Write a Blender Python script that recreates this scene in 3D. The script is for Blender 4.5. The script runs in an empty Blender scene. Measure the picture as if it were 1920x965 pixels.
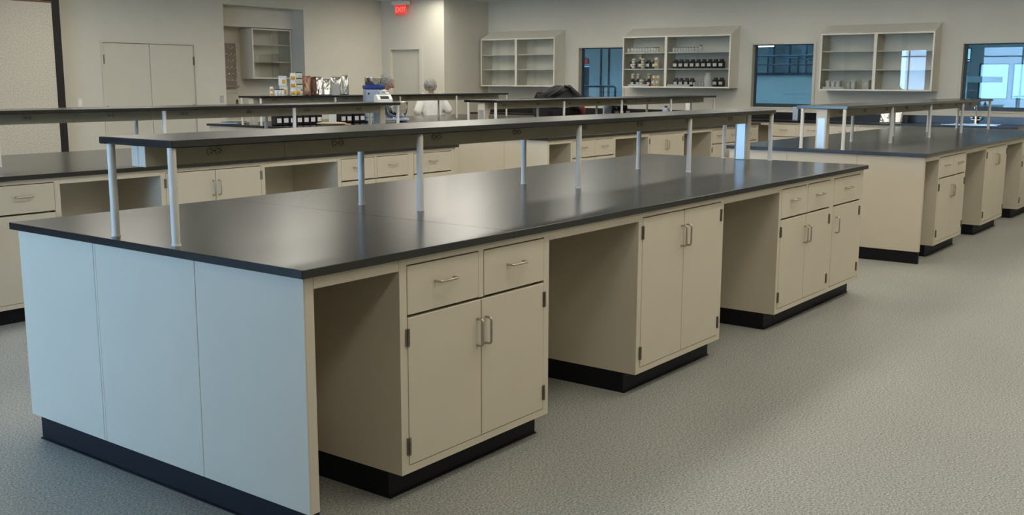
import bpy, bmesh, math, random
from mathutils import Vector, Matrix

S = bpy.context.scene
C = S.collection
PI = math.pi
random.seed(7)

# ------------------------------------------------------------------ camera
def make_camera():
    yaw, pitch, roll, f = 0.6474, -0.1690, 0.0031, 1947.0
    fw = Vector((math.cos(pitch)*math.cos(yaw), math.cos(pitch)*math.sin(yaw), math.sin(pitch)))
    s0 = Vector((math.sin(yaw), -math.cos(yaw), 0)); u0 = s0.cross(fw)
    s = s0*math.cos(roll) + u0*math.sin(roll); u = -s0*math.sin(roll) + u0*math.cos(roll)
    cam = bpy.data.objects.new('camera', bpy.data.cameras.new('camera')); C.objects.link(cam)
    m = Matrix((s, u, -fw)).transposed().to_4x4(); m.translation = (-2.1493, -2.4474, 1.518)
    cam.matrix_world = m
    cam.data.sensor_width = 36; cam.data.lens = 36*f/1920
    cam.data.clip_start = 0.05; cam.data.clip_end = 200
    S.camera = cam
make_camera()

# ------------------------------------------------------------------ sky, exposure
W = bpy.data.worlds.new('sky'); S.world = W; W.use_nodes = True
SKY = W.node_tree.nodes['Background']
SKY.inputs[0].default_value = (0.44, 0.70, 1.08, 1); SKY.inputs[1].default_value = 17.0
TROFFER = 9.0            # emission of the fluorescent diffusers
S.view_settings.view_transform = 'Standard'; S.view_settings.look = 'None'
S.view_settings.gamma = 1.0; S.view_settings.exposure = 0.0; S.view_settings.use_curve_mapping = False
S.cycles.use_denoising = True
S.cycles.use_adaptive_sampling = False
S.cycles.max_bounces = 8; S.cycles.transparent_max_bounces = 16
S.cycles.sample_clamp_indirect = 6.0
S.cycles.caustics_reflective = False; S.cycles.caustics_refractive = False

# ------------------------------------------------------------------ materials
MATS = {}
def mat(name, col, rough=0.5, metal=0.0, var=0.0, scale=30.0, bump=0.0, bscale=200.0, emit=None, estr=0.0, spec=None, coat=0.0, trans=0.0, alpha=1.0):
    m = bpy.data.materials.new(name); m.use_nodes = True
    nt = m.node_tree; b = nt.nodes['Principled BSDF']
    b.inputs['Base Color'].default_value = (*col, 1); b.inputs['Roughness'].default_value = rough
    b.inputs['Metallic'].default_value = metal
    if spec is not None: b.inputs['Specular IOR Level'].default_value = spec
    if coat: b.inputs['Coat Weight'].default_value = coat; b.inputs['Coat Roughness'].default_value = 0.1
    if trans: b.inputs['Transmission Weight'].default_value = trans
    if alpha < 1: b.inputs['Alpha'].default_value = alpha
    if var or bump:
        tc = nt.nodes.new('ShaderNodeTexCoord')
    if var:
        n = nt.nodes.new('ShaderNodeTexNoise'); n.inputs['Scale'].default_value = scale; n.inputs['Detail'].default_value = 4
        nt.links.new(tc.outputs['Object'], n.inputs['Vector'])
        r = nt.nodes.new('ShaderNodeMapRange'); r.inputs['To Min'].default_value = 1-var; r.inputs['To Max'].default_value = 1+var
        r.inputs['From Min'].default_value = 0.25; r.inputs['From Max'].default_value = 0.75
        nt.links.new(n.outputs['Fac'], r.inputs['Value'])
        mx = nt.nodes.new('ShaderNodeVectorMath'); mx.operation = 'SCALE'; mx.inputs[0].default_value = col
        nt.links.new(r.outputs[0], mx.inputs['Scale']); nt.links.new(mx.outputs[0], b.inputs['Base Color'])
    if bump:
        n = nt.nodes.new('ShaderNodeTexNoise'); n.inputs['Scale'].default_value = bscale; n.inputs['Detail'].default_value = 2
        nt.links.new(tc.outputs['Object'], n.inputs['Vector'])
        bp = nt.nodes.new('ShaderNodeBump'); bp.inputs['Strength'].default_value = bump; bp.inputs['Distance'].default_value = 0.002
        nt.links.new(n.outputs['Fac'], bp.inputs['Height']); nt.links.new(bp.outputs[0], b.inputs['Normal'])
    if emit:
        b.inputs['Emission Color'].default_value = (*emit, 1); b.inputs['Emission Strength'].default_value = estr
    MATS[name] = m
    return m

def glass_mat(name, tint, refl=1.0, rough=0.0):
    """thin pane: tinted see-through with a fresnel mirror"""
    m = bpy.data.materials.new(name); m.use_nodes = True; nt = m.node_tree
    for n in list(nt.nodes):
        if n.type != 'OUTPUT_MATERIAL': nt.nodes.remove(n)
    out = [n for n in nt.nodes if n.type == 'OUTPUT_MATERIAL'][0]
    t = nt.nodes.new('ShaderNodeBsdfTransparent'); t.inputs[0].default_value = (*tint, 1)
    g = nt.nodes.new('ShaderNodeBsdfGlossy'); g.inputs['Roughness'].default_value = rough
    fr = nt.nodes.new('ShaderNodeFresnel'); fr.inputs['IOR'].default_value = 1.5
    mu = nt.nodes.new('ShaderNodeMath'); mu.operation = 'MULTIPLY'; mu.inputs[1].default_value = refl
    mix = nt.nodes.new('ShaderNodeMixShader')
    nt.links.new(fr.outputs[0], mu.inputs[0]); nt.links.new(mu.outputs[0], mix.inputs[0])
    nt.links.new(t.outputs[0], mix.inputs[1]); nt.links.new(g.outputs[0], mix.inputs[2])
    nt.links.new(mix.outputs[0], out.inputs[0])
    MATS[name] = m
    return m

def speckle_mat(name, base, dark, light, scale, rough, amt=(0.40, 0.60), bump=0.15, big=0.06):
    m = bpy.data.materials.new(name); m.use_nodes = True; nt = m.node_tree; b = nt.nodes['Principled BSDF']
    tc = nt.nodes.new('ShaderNodeTexCoord')
    n = nt.nodes.new('ShaderNodeTexNoise'); n.inputs['Scale'].default_value = scale; n.inputs['Detail'].default_value = 3; n.inputs['Roughness'].default_value = 0.7
    nt.links.new(tc.outputs['Object'], n.inputs['Vector'])
    cr = nt.nodes.new('ShaderNodeValToRGB'); e = cr.color_ramp.elements
    e[0].position = amt[0]-0.06; e[0].color = (*dark, 1); e[1].position = amt[1]+0.06; e[1].color = (*light, 1)
    k = e.new(amt[0]+0.02); k.color = (*base, 1); k = e.new(amt[1]-0.02); k.color = (*base, 1)
    nt.links.new(n.outputs['Fac'], cr.inputs[0])
    n2 = nt.nodes.new('ShaderNodeTexNoise'); n2.inputs['Scale'].default_value = 0.9; n2.inputs['Detail'].default_value = 5
    nt.links.new(tc.outputs['Object'], n2.inputs['Vector'])
    r = nt.nodes.new('ShaderNodeMapRange'); r.inputs['To Min'].default_value = 1-big; r.inputs['To Max'].default_value = 1+big
    r.inputs['From Min'].default_value = 0.3; r.inputs['From Max'].default_value = 0.7
    nt.links.new(n2.outputs['Fac'], r.inputs['Value'])
    mx = nt.nodes.new('ShaderNodeVectorMath'); mx.operation = 'SCALE'
    nt.links.new(cr.outputs[0], mx.inputs[0]); nt.links.new(r.outputs[0], mx.inputs['Scale'])
    nt.links.new(mx.outputs[0], b.inputs['Base Color'])
    b.inputs['Roughness'].default_value = rough
    bp = nt.nodes.new('ShaderNodeBump'); bp.inputs['Strength'].default_value = bump; bp.inputs['Distance'].default_value = 0.001
    nt.links.new(n.outputs['Fac'], bp.inputs['Height']); nt.links.new(bp.outputs[0], b.inputs['Normal'])
    MATS[name] = m
    return m

mat('paint', (0.635, 0.57, 0.455), 0.42, var=0.015, scale=6)
mat('epoxy', (0.006, 0.006, 0.008), 0.22, spec=0.75)
mat('rubber', (0.006, 0.006, 0.010), 0.55, spec=0.25)
mat('steel', (0.50, 0.46, 0.40), 0.28, metal=1.0)
mat('hinge_steel', (0.30, 0.27, 0.23), 0.35, metal=1.0)
mat('mirror_steel', (0.72, 0.72, 0.72), 0.16, metal=1.0)
mat('post', (0.78, 0.75, 0.68), 0.5)
mat('cabinet_white', (0.72, 0.69, 0.60), 0.45, var=0.01)
mat('hall_mid', (0.30, 0.33, 0.35), 0.6)
mat('fascia', (0.50, 0.50, 0.46), 0.7)
mat('raceway', (0.50, 0.46, 0.33), 0.45, var=0.02)
mat('outlet', (0.42, 0.38, 0.28), 0.5)
mat('black_plastic', (0.010, 0.010, 0.011), 0.4)
mat('wall', (0.66, 0.63, 0.545), 0.85, var=0.02, scale=3, bump=0.05, bscale=120)
mat('ceiling', (0.75, 0.74, 0.70), 0.9)
mat('door_paint', (0.62, 0.59, 0.50), 0.5, var=0.015, scale=4)
speckle_mat('floor', (0.31, 0.31, 0.278), (0.13, 0.13, 0.12), (0.52, 0.52, 0.465), 115, 0.5, amt=(0.45, 0.57), bump=0.0)
speckle_mat('fabric', (0.59, 0.54, 0.45), (0.48, 0.43, 0.35), (0.69, 0.64, 0.55), 60, 0.95, amt=(0.45, 0.55), bump=0.3, big=0.02)
mat('brown_trim', (0.16, 0.08, 0.05), 0.5)
mat('black', (0.008, 0.008, 0.009), 0.6)
mat('white', (0.80, 0.79, 0.75), 0.45)
mat('white_plastic', (0.87, 0.87, 0.84), 0.4)
mat('jar_cap', (0.22, 0.22, 0.23), 0.45)
mat('label_white', (0.82, 0.82, 0.80), 0.7)
mat('label_yellow', (0.80, 0.42, 0.03), 0.6)
mat('tan_powder', (0.50, 0.36, 0.17), 0.5)
mat('amber', (0.42, 0.22, 0.05), 0.35)
mat('dark_glass', (0.012, 0.012, 0.022), 0.18)
mat('green_lid', (0.02, 0.10, 0.05), 0.4)
mat('frosted', (0.66, 0.70, 0.66), 0.4)
mat('clear_plastic', (0.80, 0.80, 0.72), 0.25, alpha=0.8)
mat('foil', (0.80, 0.80, 0.78), 0.22, metal=1.0)
mat('foil_rose', (0.42, 0.24, 0.19), 0.32, metal=0.8)
mat('foil_brown', (0.16, 0.09, 0.06), 0.35, metal=0.6)
mat('pale_box', (0.62, 0.62, 0.55), 0.6)
mat('blue_folder', (0.05, 0.12, 0.20), 0.5)
mat('kraft', (0.66, 0.50, 0.30), 0.8)
mat('mixer_body', (0.42, 0.50, 0.62), 0.35)
mat('mixer_blue', (0.02, 0.06, 0.28), 0.35)
mat('dark_cloth', (0.035, 0.033, 0.035), 0.9, var=0.25, scale=25, bump=0.3, bscale=60)
mat('red_cloth', (0.25, 0.05, 0.035), 0.8)
mat('pink_label', (0.75, 0.50, 0.45), 0.7)
mat('skin', (0.42, 0.20, 0.13), 0.55)
mat('coat', (0.80, 0.80, 0.78), 0.85, var=0.03, scale=12)
mat('trousers', (0.05, 0.055, 0.08), 0.9)
mat('shoe', (0.02, 0.02, 0.02), 0.5)
mat('hair', (0.03, 0.02, 0.015), 0.6)
mat('hair_net', (0.34, 0.34, 0.33), 0.6, var=0.6, scale=38, alpha=0.62)
mat('peg_board', (0.30, 0.25, 0.21), 0.5)
mat('aluminium', (0.55, 0.55, 0.53), 0.35, metal=0.6)
mat('dark_frame', (0.03, 0.05, 0.065), 0.4)
mat('hall_wall', (0.84, 0.83, 0.80), 0.8, var=0.03, scale=2)
mat('hall_floor', (0.30, 0.33, 0.34), 0.6)
mat('hall_dark', (0.07, 0.10, 0.13), 0.6)
mat('rail', (0.03, 0.05, 0.08), 0.4)
mat('light_diffuser', (0.9, 0.9, 0.9), 0.5, emit=(1.0, 0.95, 0.83), estr=TROFFER)
mat('hall_fill_glow', (0.9, 0.9, 0.9), 0.5, emit=(1.0, 0.97, 0.92), estr=9.0)  # glow of the lamps added in the hall
mat('exit_red', (0.7, 0.1, 0.08), 0.4, emit=(1.0, 0.06, 0.05), estr=0.45)
mat('exit_letter', (0.8, 0.2, 0.18), 0.4, emit=(1.0, 0.16, 0.13), estr=1.1)
mat('red_dim', (0.6, 0.10, 0.10), 0.4, emit=(1.0, 0.1, 0.1), estr=0.5)
mat('red_plastic', (0.35, 0.05, 0.03), 0.4)
glass_mat('cabinet_glass', (0.985, 0.995, 0.99), 0.8)
glass_mat('tinted_glass', (0.56, 0.64, 0.63), 1.0)
glass_mat('hall_glass', (0.37, 0.41, 0.39), 1.0)
glass_mat('window_glass', (0.92, 0.96, 0.97), 1.0)

# ------------------------------------------------------------------ mesh helpers
class MB:
    """collects simple solids into one mesh"""
    def __init__(s): s.v = []; s.f = []; s.sm = []
    def add(s, vs, fs, smooth=False):
        o = len(s.v); s.v += [tuple(v) for v in vs]; s.f += [tuple(i+o for i in f) for f in fs]; s.sm += [smooth]*len(fs); return s
    def box(s, x0, x1, y0, y1, z0, z1):
        vs = [(x0,y0,z0),(x1,y0,z0),(x1,y1,z0),(x0,y1,z0),(x0,y0,z1),(x1,y0,z1),(x1,y1,z1),(x0,y1,z1)]
        return s.add(vs, [(0,3,2,1),(4,5,6,7),(0,1,5,4),(1,2,6,5),(2,3,7,6),(3,0,4,7)])
    def bbox(s, x0, x1, y0, y1, z0, z1, r=0.003, seg=1):
        bm = bmesh.new(); bmesh.ops.create_cube(bm, size=1)
        for v in bm.verts:
            v.co = Vector(((x0+x1)/2+v.co.x*(x1-x0), (y0+y1)/2+v.co.y*(y1-y0), (z0+z1)/2+v.co.z*(z1-z0)))
        bmesh.ops.bevel(bm, geom=bm.edges[:], offset=r, segments=seg, affect='EDGES', profile=0.5)
        bm.verts.index_update()
        s.add([v.co[:] for v in bm.verts], [[v.index for v in f.verts] for f in bm.faces], smooth=False); bm.free(); return s
    def lathe(s, prof, n=20, cx=0, cy=0, z=0, smooth=True, cap=True):
        vs = []; fs = []
        for r, h in prof:
            for i in range(n):
                a = 2*PI*i/n; vs.append((cx+r*math.cos(a), cy+r*math.sin(a), z+h))
        m = len(prof)
        for j in range(m-1):
            for i in range(n):
                k = (i+1) % n; fs.append((j*n+i, j*n+k, (j+1)*n+k, (j+1)*n+i))
        s.add(vs, fs, smooth)
        if cap:
            s.add([vs[i] for i in range(n)], [tuple(reversed(range(n)))])
            s.add([vs[(m-1)*n+i] for i in range(n)], [tuple(range(n))])
        return s
    def band(s, r, z0, z1, a0, a1, n=8, t=0.0008, cx=0, cy=0):
        vs = []
        for i in range(n+1):
            a = a0+(a1-a0)*i/n
            for rr in (r, r+t):
                for z in (z0, z1): vs.append((cx+rr*math.cos(a), cy+rr*math.sin(a), z))
        fs = []
        for i in range(n):
            b = i*4; c = b+4
            fs += [(b+2, c+2, c+3, b+3), (b, b+1, c+1, c), (b+1, b+3, c+3, c+1), (b, c, c+2, b+2)]
        fs += [(0, 2, 3, 1), (n*4, n*4+1, n*4+3, n*4+2)]
        return s.add(vs, fs, True)
    def tube(s, pts, r, n=10, smooth=True):
        pts = [Vector(p) for p in pts]; rs = r if isinstance(r, (list, tuple)) else [r]*len(pts)
        vs = []; fs = []; up = None
        for i, p in enumerate(pts):
            d = (pts[min(i+1, len(pts)-1)]-pts[max(i-1, 0)]).normalized()
            if up is None:
                up = Vector((0,0,1)) if abs(d.z) < 0.9 else Vector((1,0,0))
            a = d.cross(up).normalized(); b = a.cross(d).normalized(); up = b
            for k in range(n):
                t = 2*PI*k/n; vs.append(p+(a*math.cos(t)+b*math.sin(t))*rs[i])
        for i in range(len(pts)-1):
            for k in range(n):
                q = (k+1) % n; fs.append((i*n+k, i*n+q, (i+1)*n+q, (i+1)*n+k))
        s.add(vs, fs, smooth)
        s.add(vs[:n], [tuple(range(n))]); s.add(vs[-n:], [tuple(reversed(range(n)))])
        return s
    def prism(s, poly, axis, a, b):
        """poly in the two other axes, extruded along axis (0,1,2) from a to b"""
        def P(u, v, w): return {0: (w, u, v), 1: (u, w, v), 2: (u, v, w)}[axis]
        n = len(poly); vs = [P(u, v, a) for u, v in poly]+[P(u, v, b) for u, v in poly]
        fs = [tuple(range(n)), tuple(reversed(range(n, 2*n)))]+[(i, i+n, (i+1) % n+n, (i+1) % n) for i in range(n)]
        return s.add(vs, fs)
    def ellipsoid(s, c, r, nu=16, nv=10):
        vs = []; fs = []
        for j in range(nv+1):
            t = PI*j/nv
            for i in range(nu):
                a = 2*PI*i/nu; vs.append((c[0]+r[0]*math.sin(t)*math.cos(a), c[1]+r[1]*math.sin(t)*math.sin(a), c[2]-r[2]*math.cos(t)))
        for j in range(nv):
            for i in range(nu):
                k = (i+1) % nu; fs.append((j*nu+i, j*nu+k, (j+1)*nu+k, (j+1)*nu+i))
        return s.add(vs, fs, True)
    def capsule(s, p, q, r0, r1, n=12):
        p = Vector(p); q = Vector(q); d = (q-p); L = d.length
        if L < 1e-6: return s.ellipsoid(p, (r0,)*3)
        d.normalize(); pts = []; rs = []
        for k in range(5):
            t = PI/2*k/4; pts.append(p-d*r0*math.cos(t)); rs.append(max(1e-4, r0*math.sin(t)))
        for k in range(5):
            t = PI/2*k/4; pts.append(q+d*r1*math.sin(t)); rs.append(max(1e-4, r1*math.cos(t)))
        return s.tube(pts, rs, n)
    def mesh(s, name, fix=True):
        me = bpy.data.meshes.new(name); me.from_pydata(s.v, [], s.f)
        me.polygons.foreach_set('use_smooth', s.sm)
        if fix:
            bm = bmesh.new(); bm.from_mesh(me); bmesh.ops.recalc_face_normals(bm, faces=bm.faces[:]); bm.to_mesh(me); bm.free()
        me.update(); return me

CACHE = {}
def cached(key, fn):
    if key not in CACHE:
        CACHE[key] = fn().mesh(str(key[0] if isinstance(key, tuple) else key))
    return CACHE[key]

def obj(name, me, m, parent=None, loc=(0,0,0), rot=(0,0,0)):
    if isinstance(me, MB): me = me.mesh(name)
    o = bpy.data.objects.new(name, me); C.objects.link(o)
    if m and not me.materials: me.materials.append(MATS[m])
    elif m and me.materials[0] != MATS[m]:
        o.material_slots[0].link = 'OBJECT'; o.material_slots[0].material = MATS[m]
    o.location = loc; o.rotation_euler = rot
    if parent: o.parent = parent
    return o
def tag(o, label, cat, group=None):
    o['label'] = label; o['category'] = cat
    if group: o['group'] = group
    return o
def thing(name, label, cat, loc=(0,0,0), rz=0, group=None):
    o = bpy.data.objects.new(name, None); C.objects.link(o); o.empty_display_size = 0.05
    o.location = loc; o.rotation_euler = (0, 0, rz)
    return tag(o, label, cat, group)
def struct(name, me, m, parent=None, label=None):
    o = obj(name, me, m, parent)
    if not parent: o['kind'] = 'structure'
    if label: o['label'] = label
    return o
ORD = ['first', 'second', 'third', 'fourth', 'fifth', 'sixth', 'seventh', 'eighth', 'ninth', 'tenth', 'eleventh', 'twelfth']

# ------------------------------------------------------------------ room shell
XW, XE, YS, YN, ZC = -5.0, 13.6, -5.0, 11.6, 2.97     # window wall, far wall, near wall, back wall, ceiling
XD, YR = 12.32, 10.04                                 # wall with the single door, return wall
AX0, AX1, AZ, AY = 8.70, 10.40, 2.71, 12.25           # alcove
def wall_rects(axis, p0, p1, a0, a1, z0, z1, holes):
    """wall slab between p0 and p1 on axis, spanning a0..a1, with rectangular holes (a0,a1,z0,z1)"""
    m = MB()
    cuts = sorted(set([a0, a1]+[h[0] for h in holes]+[h[1] for h in holes]))
    for u, v in zip(cuts, cuts[1:]):
        hs = [h for h in holes if h[0] <= u+1e-6 and h[1] >= v-1e-6]
        spans = [(z0, z1)]
        for h in hs:
            new = []
            for s0, s1 in spans:
                if h[2] > s0: new.append((s0, min(h[2], s1)))
                if h[3] < s1: new.append((max(h[3], s0), s1))
            spans = new
        for s0, s1 in spans:
            if axis == 0: m.box(p0, p1, u, v, s0, s1)
            else: m.box(u, v, p0, p1, s0, s1)
    return m
struct('floor', MB().box(XW-.2, XE+.15, YS-.2, AY+.15, -0.12, 0), 'floor')
struct('ceiling', MB().box(XW-.2, XE+.15, YS-.2, AY+.15, ZC, ZC+.12), 'ceiling')
# back wall (double door, alcove)
struct('wall_back', wall_rects(1, YN, YN+.15, XW-.2, XD+.15, 0, ZC, [(AX0, AX1, 0, AZ), (6.50, 8.14, 0, 2.075)]), 'wall')
struct('wall_alcove_left', MB().box(AX0-.12, AX0, YN+.15, AY, 0, ZC), 'wall')
struct('wall_alcove_right', MB().box(AX1, AX1+.12, YN+.15, AY, 0, ZC), 'wall')
struct('wall_alcove_back', MB().box(AX0-.12, AX1+.12, AY, AY+.12, 0, ZC), 'wall')
struct('ceiling_alcove', MB().box(AX0, AX1, YN+.15, AY, AZ, AZ+.1), 'wall')
struct('trim_1', MB().box(AX0, AX1, 11.88, AY, 2.385, AZ), 'wall', label='soffit box above the alcove cabinet')
struct('wall_side', wall_rects(0, XD, XD+.15, YR, YN, 0, ZC, [(10.60, 11.40, 0, 2.10)]), 'wall')
struct('wall_return', MB().box(XD+.15, XE, YR, YR+.15, 0, ZC), 'wall')
WINS = [(7.02, 8.02, 1.09, 2.115), (3.62, 4.71, 1.09, 2.115), (0.30, 1.53, 1.09, 2.075)]
struct('wall_far', wall_rects(0, XE, XE+.15, YS-.2, YR+.15, 0, ZC, WINS), 'wall')
struct('wall_near', MB().box(XW, XE, YS-.2, YS, 0, ZC), 'wall')
OUTW = [(7.02, 7.88, 0.9, 2.52), (1.9, 5.65, 0.35, 2.6)]
struct('wall_window', wall_rects(0, XW-.2, XW, YS-.2, YN, 0, ZC, OUTW), 'wall')

def far_window(i, y0, y1, z0, z1):
    w = bpy.data.objects.new('window_%d' % i, None); C.objects.link(w); w['kind'] = 'structure'
    w.location = (XE, (y0+y1)/2, z0)
    h = (y1-y0)/2; H = z1-z0
    # painted liner, dark inner frame, tinted pane
    c = MB(); t = 0.045
    c.box(-.012, .09, -h, -h+t, 0, H).box(-.012, .09, h-t, h, 0, H).box(-.012, .09, -h+t, h-t, H-.03, H).box(-.012, .09, -h+t, h-t, 0, .02)
    obj('casing', c, 'door_paint', w)
    f = MB(); a = h-t; d = 0.03
    f.box(.09, .13, -a, -a+d, .02, H-.03).box(.09, .13, a-d, a, .02, H-.03).box(.09, .13, -a+d, a-d, H-.045, H-.03).box(.09, .13, -a+d, a-d, .02, .075)
    obj('window_frame', f, 'dark_frame', w)
    obj('pane', MB().box(.106, .112, -a+d, a-d, .075, H-.045), 'tinted_glass', w)
for i, (y0, y1, z0, z1) in enumerate(WINS): far_window(i+1, y0, y1, z0, z1)

def day_window(i, y0, y1, z0, z1, mull, trans):
    w = bpy.data.objects.new('window_%d' % i, None); C.objects.link(w); w['kind'] = 'structure'
    w.location = (XW, y0, z0); H = z1-z0; L = y1-y0
    f = MB(); t = .05
    f.box(-.13, -.06, 0, t, 0, H).box(-.13, -.06, L-t, L, 0, H).box(-.13, -.06, t, L-t, 0, t).box(-.13, -.06, t, L-t, H-t, H)
    for y in mull: f.box(-.12, -.07, y-y0-.02, y-y0+.02, t, H-t)
    if trans: f.box(-.118, -.072, t, L-t, trans-z0-.02, trans-z0+.02)
    obj('window_frame', f, 'aluminium', w)
    ys = [y0+t]+list(mull)+[y1-t]
    for a, b in zip(ys, ys[1:]):
        obj('pane', MB().box(-.098, -.092, a-y0+.02*(a in mull), b-y0-.02*(b in mull), t, H-t), 'window_glass', w)
day_window(4, *OUTW[0], (7.58,), 2.28)
day_window(5, *OUTW[1], (3.35, 4.5), 2.28)

# double door in the back wall
d = bpy.data.objects.new('door_1', None); C.objects.link(d); d['kind'] = 'structure'; d.location = (6.50, YN, 0)
d['label'] = 'pair of plain beige flush doors in the back wall'
obj('door_frame', MB().box(0, .03, -.012, .12, 0, 2.075).box(1.61, 1.64, -.012, .12, 0, 2.075).box(.03, 1.61, -.012, .12, 2.045, 2.075), 'door_paint', d)
for k, x0 in enumerate((.034, .824)):
    lf = obj('door_leaf', cached('door_leaf', lambda: MB().bbox(0, .782, 0.012, .055, .01, 2.04, .003)), 'door_paint', d, (x0, 0, 0))
    hx = -.008 if k == 0 else .776
    for z in (1.80, 1.0, 0.25):
        obj('hinge', cached('door_hinge', lambda: MB().box(-.006, .026, -.010, .013, -.065, .065)), 'brown_trim', lf, (hx, 0, z))
    obj('lock', cached('door_lock', lambda: MB().lathe([(.024, 0), (.024, .012), (.018, .018)], 14).mesh and MB().lathe([(.024, 0), (.024, .012), (.018, .018)], 14)), 'black', lf, (.035 if k == 0 else .747, .012, 1.10), (PI/2, 0, 0))
# single door in the side wall
d = bpy.data.objects.new('door_2', None); C.objects.link(d); d['kind'] = 'structure'; d.location = (XD, 11.40, 0)
d['label'] = 'single beige door under the red exit sign'
obj('door_frame', MB().box(-.012, .10, -.04, .06, 0, 2.14).box(-.012, .10, -.84, -.76, 0, 2.14).box(-.012, .10, -.76, -.04, 2.07, 2.14), 'wall', d)
lf = obj('door_leaf', MB().bbox(.05, .09, -.757, -.043, .01, 2.067, .003), 'door_paint', d)
obj('door_handle', MB().tube([(0.05, -.70, 1.02), (0, -.70, 1.02), (-.005, -.69, 1.02), (-.005, -.60, 1.02)], .009, 8), 'steel', lf)

# unseen backing added to block sky light leaking round the two doors
struct('light_block_back', MB().box(6.3, 8.35, YN+.15, YN+.20, 0, 2.4), 'wall')
struct('light_block_side', MB().box(XD+.15, XD+.20, 10.5, 11.55, 0, 2.4), 'wall')
# rubber base along the visible walls
struct('baseboard_far', MB().box(XE-.008, XE, YS, .55, 0, .10), 'rubber')
struct('baseboard_back', MB().box(5.9, 6.5, YN-.008, YN, 0, .10).box(8.14, AX0, YN-.008, YN, 0, .10).box(AX1, XD, YN-.008, YN, 0, .10), 'rubber')

# ------------------------------------------------------------------ the hall beyond the far wall
HX = 22.0
HZ = 3.7
struct('floor_hall', MB().box(XE+.15, HX+.2, -3.0, 15.0, -.12, 0), 'hall_floor')
ch = MB()
ch.box(XE+.15, 15.6, -3.0, 15.0, HZ, HZ+.1).box(20.6, HX+.2, -3.0, 15.0, HZ, HZ+.1).box(15.6, 20.6, -3.0, -1.0, HZ, HZ+.1).box(15.6, 20.6, 13.9, 15.0, HZ, HZ+.1).box(15.6, 20.6, 5.8, 6.2, HZ, HZ+.1)
struct('ceiling_hall', ch, 'hall_wall')
for i, a in enumerate((-1.0, 6.2)):  # skylights added to brighten the hall behind the windows
    w = bpy.data.objects.new('window_%d' % (10+i), None); C.objects.link(w); w['kind'] = 'structure'; w.location = (15.6, a, HZ); w['label'] = 'added skylight that brightens the hall from its roof'
    obj('pane', MB().box(0, 5.0, 0, (6.8, 7.7)[i], .06, .07), 'window_glass', w)
    for k in range(1, 5): obj('glazing_bar', MB().box(0, 5.0, k*1.36-.02, k*1.36+.02, .02, .059), 'hall_dark', w)
HW = [(2.64, 3.24, 1.15, 1.90), (1.2, 2.57, 1.15, 1.90), (3.42, 3.66, 1.93, 2.24)]
struct('wall_hall_end', wall_rects(0, HX, HX+.2, -3.0, 15.0, 0, HZ, HW+[(13.2, 13.52, 0, 1.89)]), 'hall_wall')
struct('wall_hall_left', MB().box(XE+.15, HX, 15.0, 15.2, 0, HZ), 'hall_wall')
struct('wall_hall_right', MB().box(XE+.15, HX, -3.2, -3.0, 0, HZ), 'hall_wall')
struct('wall_hall_upper', MB().box(XE+.1, XE+.15, YR+.15, 15.0, 0, HZ).box(XE, XE+.15, -3.0, YR+.15, ZC+.12, HZ), 'hall_wall')
for i, (y0, y1, z0, z1) in enumerate(HW):
    w = bpy.data.objects.new('window_%d' % (7+i), None); C.objects.link(w); w['kind'] = 'structure'; w.location = (HX, y0, z0)
    L = y1-y0; H = z1-z0; t = .022
    obj('window_frame', MB().box(.02, .08, 0, t, 0, H).box(.02, .08, L-t, L, 0, H).box(.02, .08, t, L-t, 0, t).box(.02, .08, t, L-t, H-t, H), 'hall_dark', w)
    obj('pane', MB().box(.045, .051, t, L-t, t, H-t), 'hall_glass', w)
dd = struct('door_3', MB().bbox(HX+.04, HX+.09, 13.21, 13.51, 0.005, 1.885, .003), 'hall_dark')
obj('door_handle', MB().box(HX+.0, HX+.04, 13.24, 13.26, 1.0, 1.12), 'steel', dd)
t = thing('exit_sign', 'small dim red exit sign seen through the left window', 'exit sign', (HX-.05, 13.22, 1.98))
obj('housing', MB().bbox(0, .05, -.01, .18, -.01, .11, .004), 'hall_dark', t)
obj('sign_face', MB().box(-.006, 0, 0, .17, 0, .10), 'red_dim', t)
for yy in (12.56, 12.81):
    tag(obj('seam_strip', MB().box(HX-.04, HX, yy-.02, yy+.02, 0, HZ), 'hall_dark'),
        'dark vertical seam strip, %s the neighbouring strip, seen through left window' % ('right of' if yy < 12.7 else 'left of'), 'strip', 'seam strips on the hall wall')
# raised platform with railings
pf = thing('platform', 'blue raised platform with flat fascia seen through the middle window', 'platform', (19.0, 0, 0))
obj('fascia', MB().box(0, .12, 2.75, 9.4, 0, 1.64), 'fascia', pf)
obj('deck', MB().box(.12, 2.98, 2.75, 9.4, 1.50, 1.62), 'hall_floor', pf)
obj('edge_angle', MB().box(-.02, .12, 2.75, 9.4, 1.64, 1.69), 'rail', pf)
rl = thing('platform_railing', 'dark pipe railing standing on the platform edge', 'railing', (19.05, 0, 1.69))
for z, r in ((.35, .016), (.17, .013)):
    obj('rail', MB().tube([(0, 2.8, z), (0, 9.3, z)], r, 8), 'rail', rl)
for y in (2.8, 3.6, 4.4, 5.2, 6.1, 6.77, 7.6, 8.4, 9.3):
    obj('post', cached('platform_post', lambda: MB().tube([(0, 0, 0), (0, 0, .36)], .016, 8)), 'rail', rl, (0, y, 0))
rl = thing('stair_railing', 'thin sloping pipe railing behind the platform edge', 'railing', (20.2, 0, 1.6205))
obj('rail', MB().tube([(0, 7.3, .46), (0, 6.4, .36), (0, 3.0, .33)], .014, 8), 'rail', rl)
for y, h in ((6.75, .40), (6.2, .355), (5.4, .35), (4.4, .34), (3.1, .33)):
    obj('post', MB().tube([(0, y, 0), (0, y, h)], .014, 8), 'rail', rl)
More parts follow.
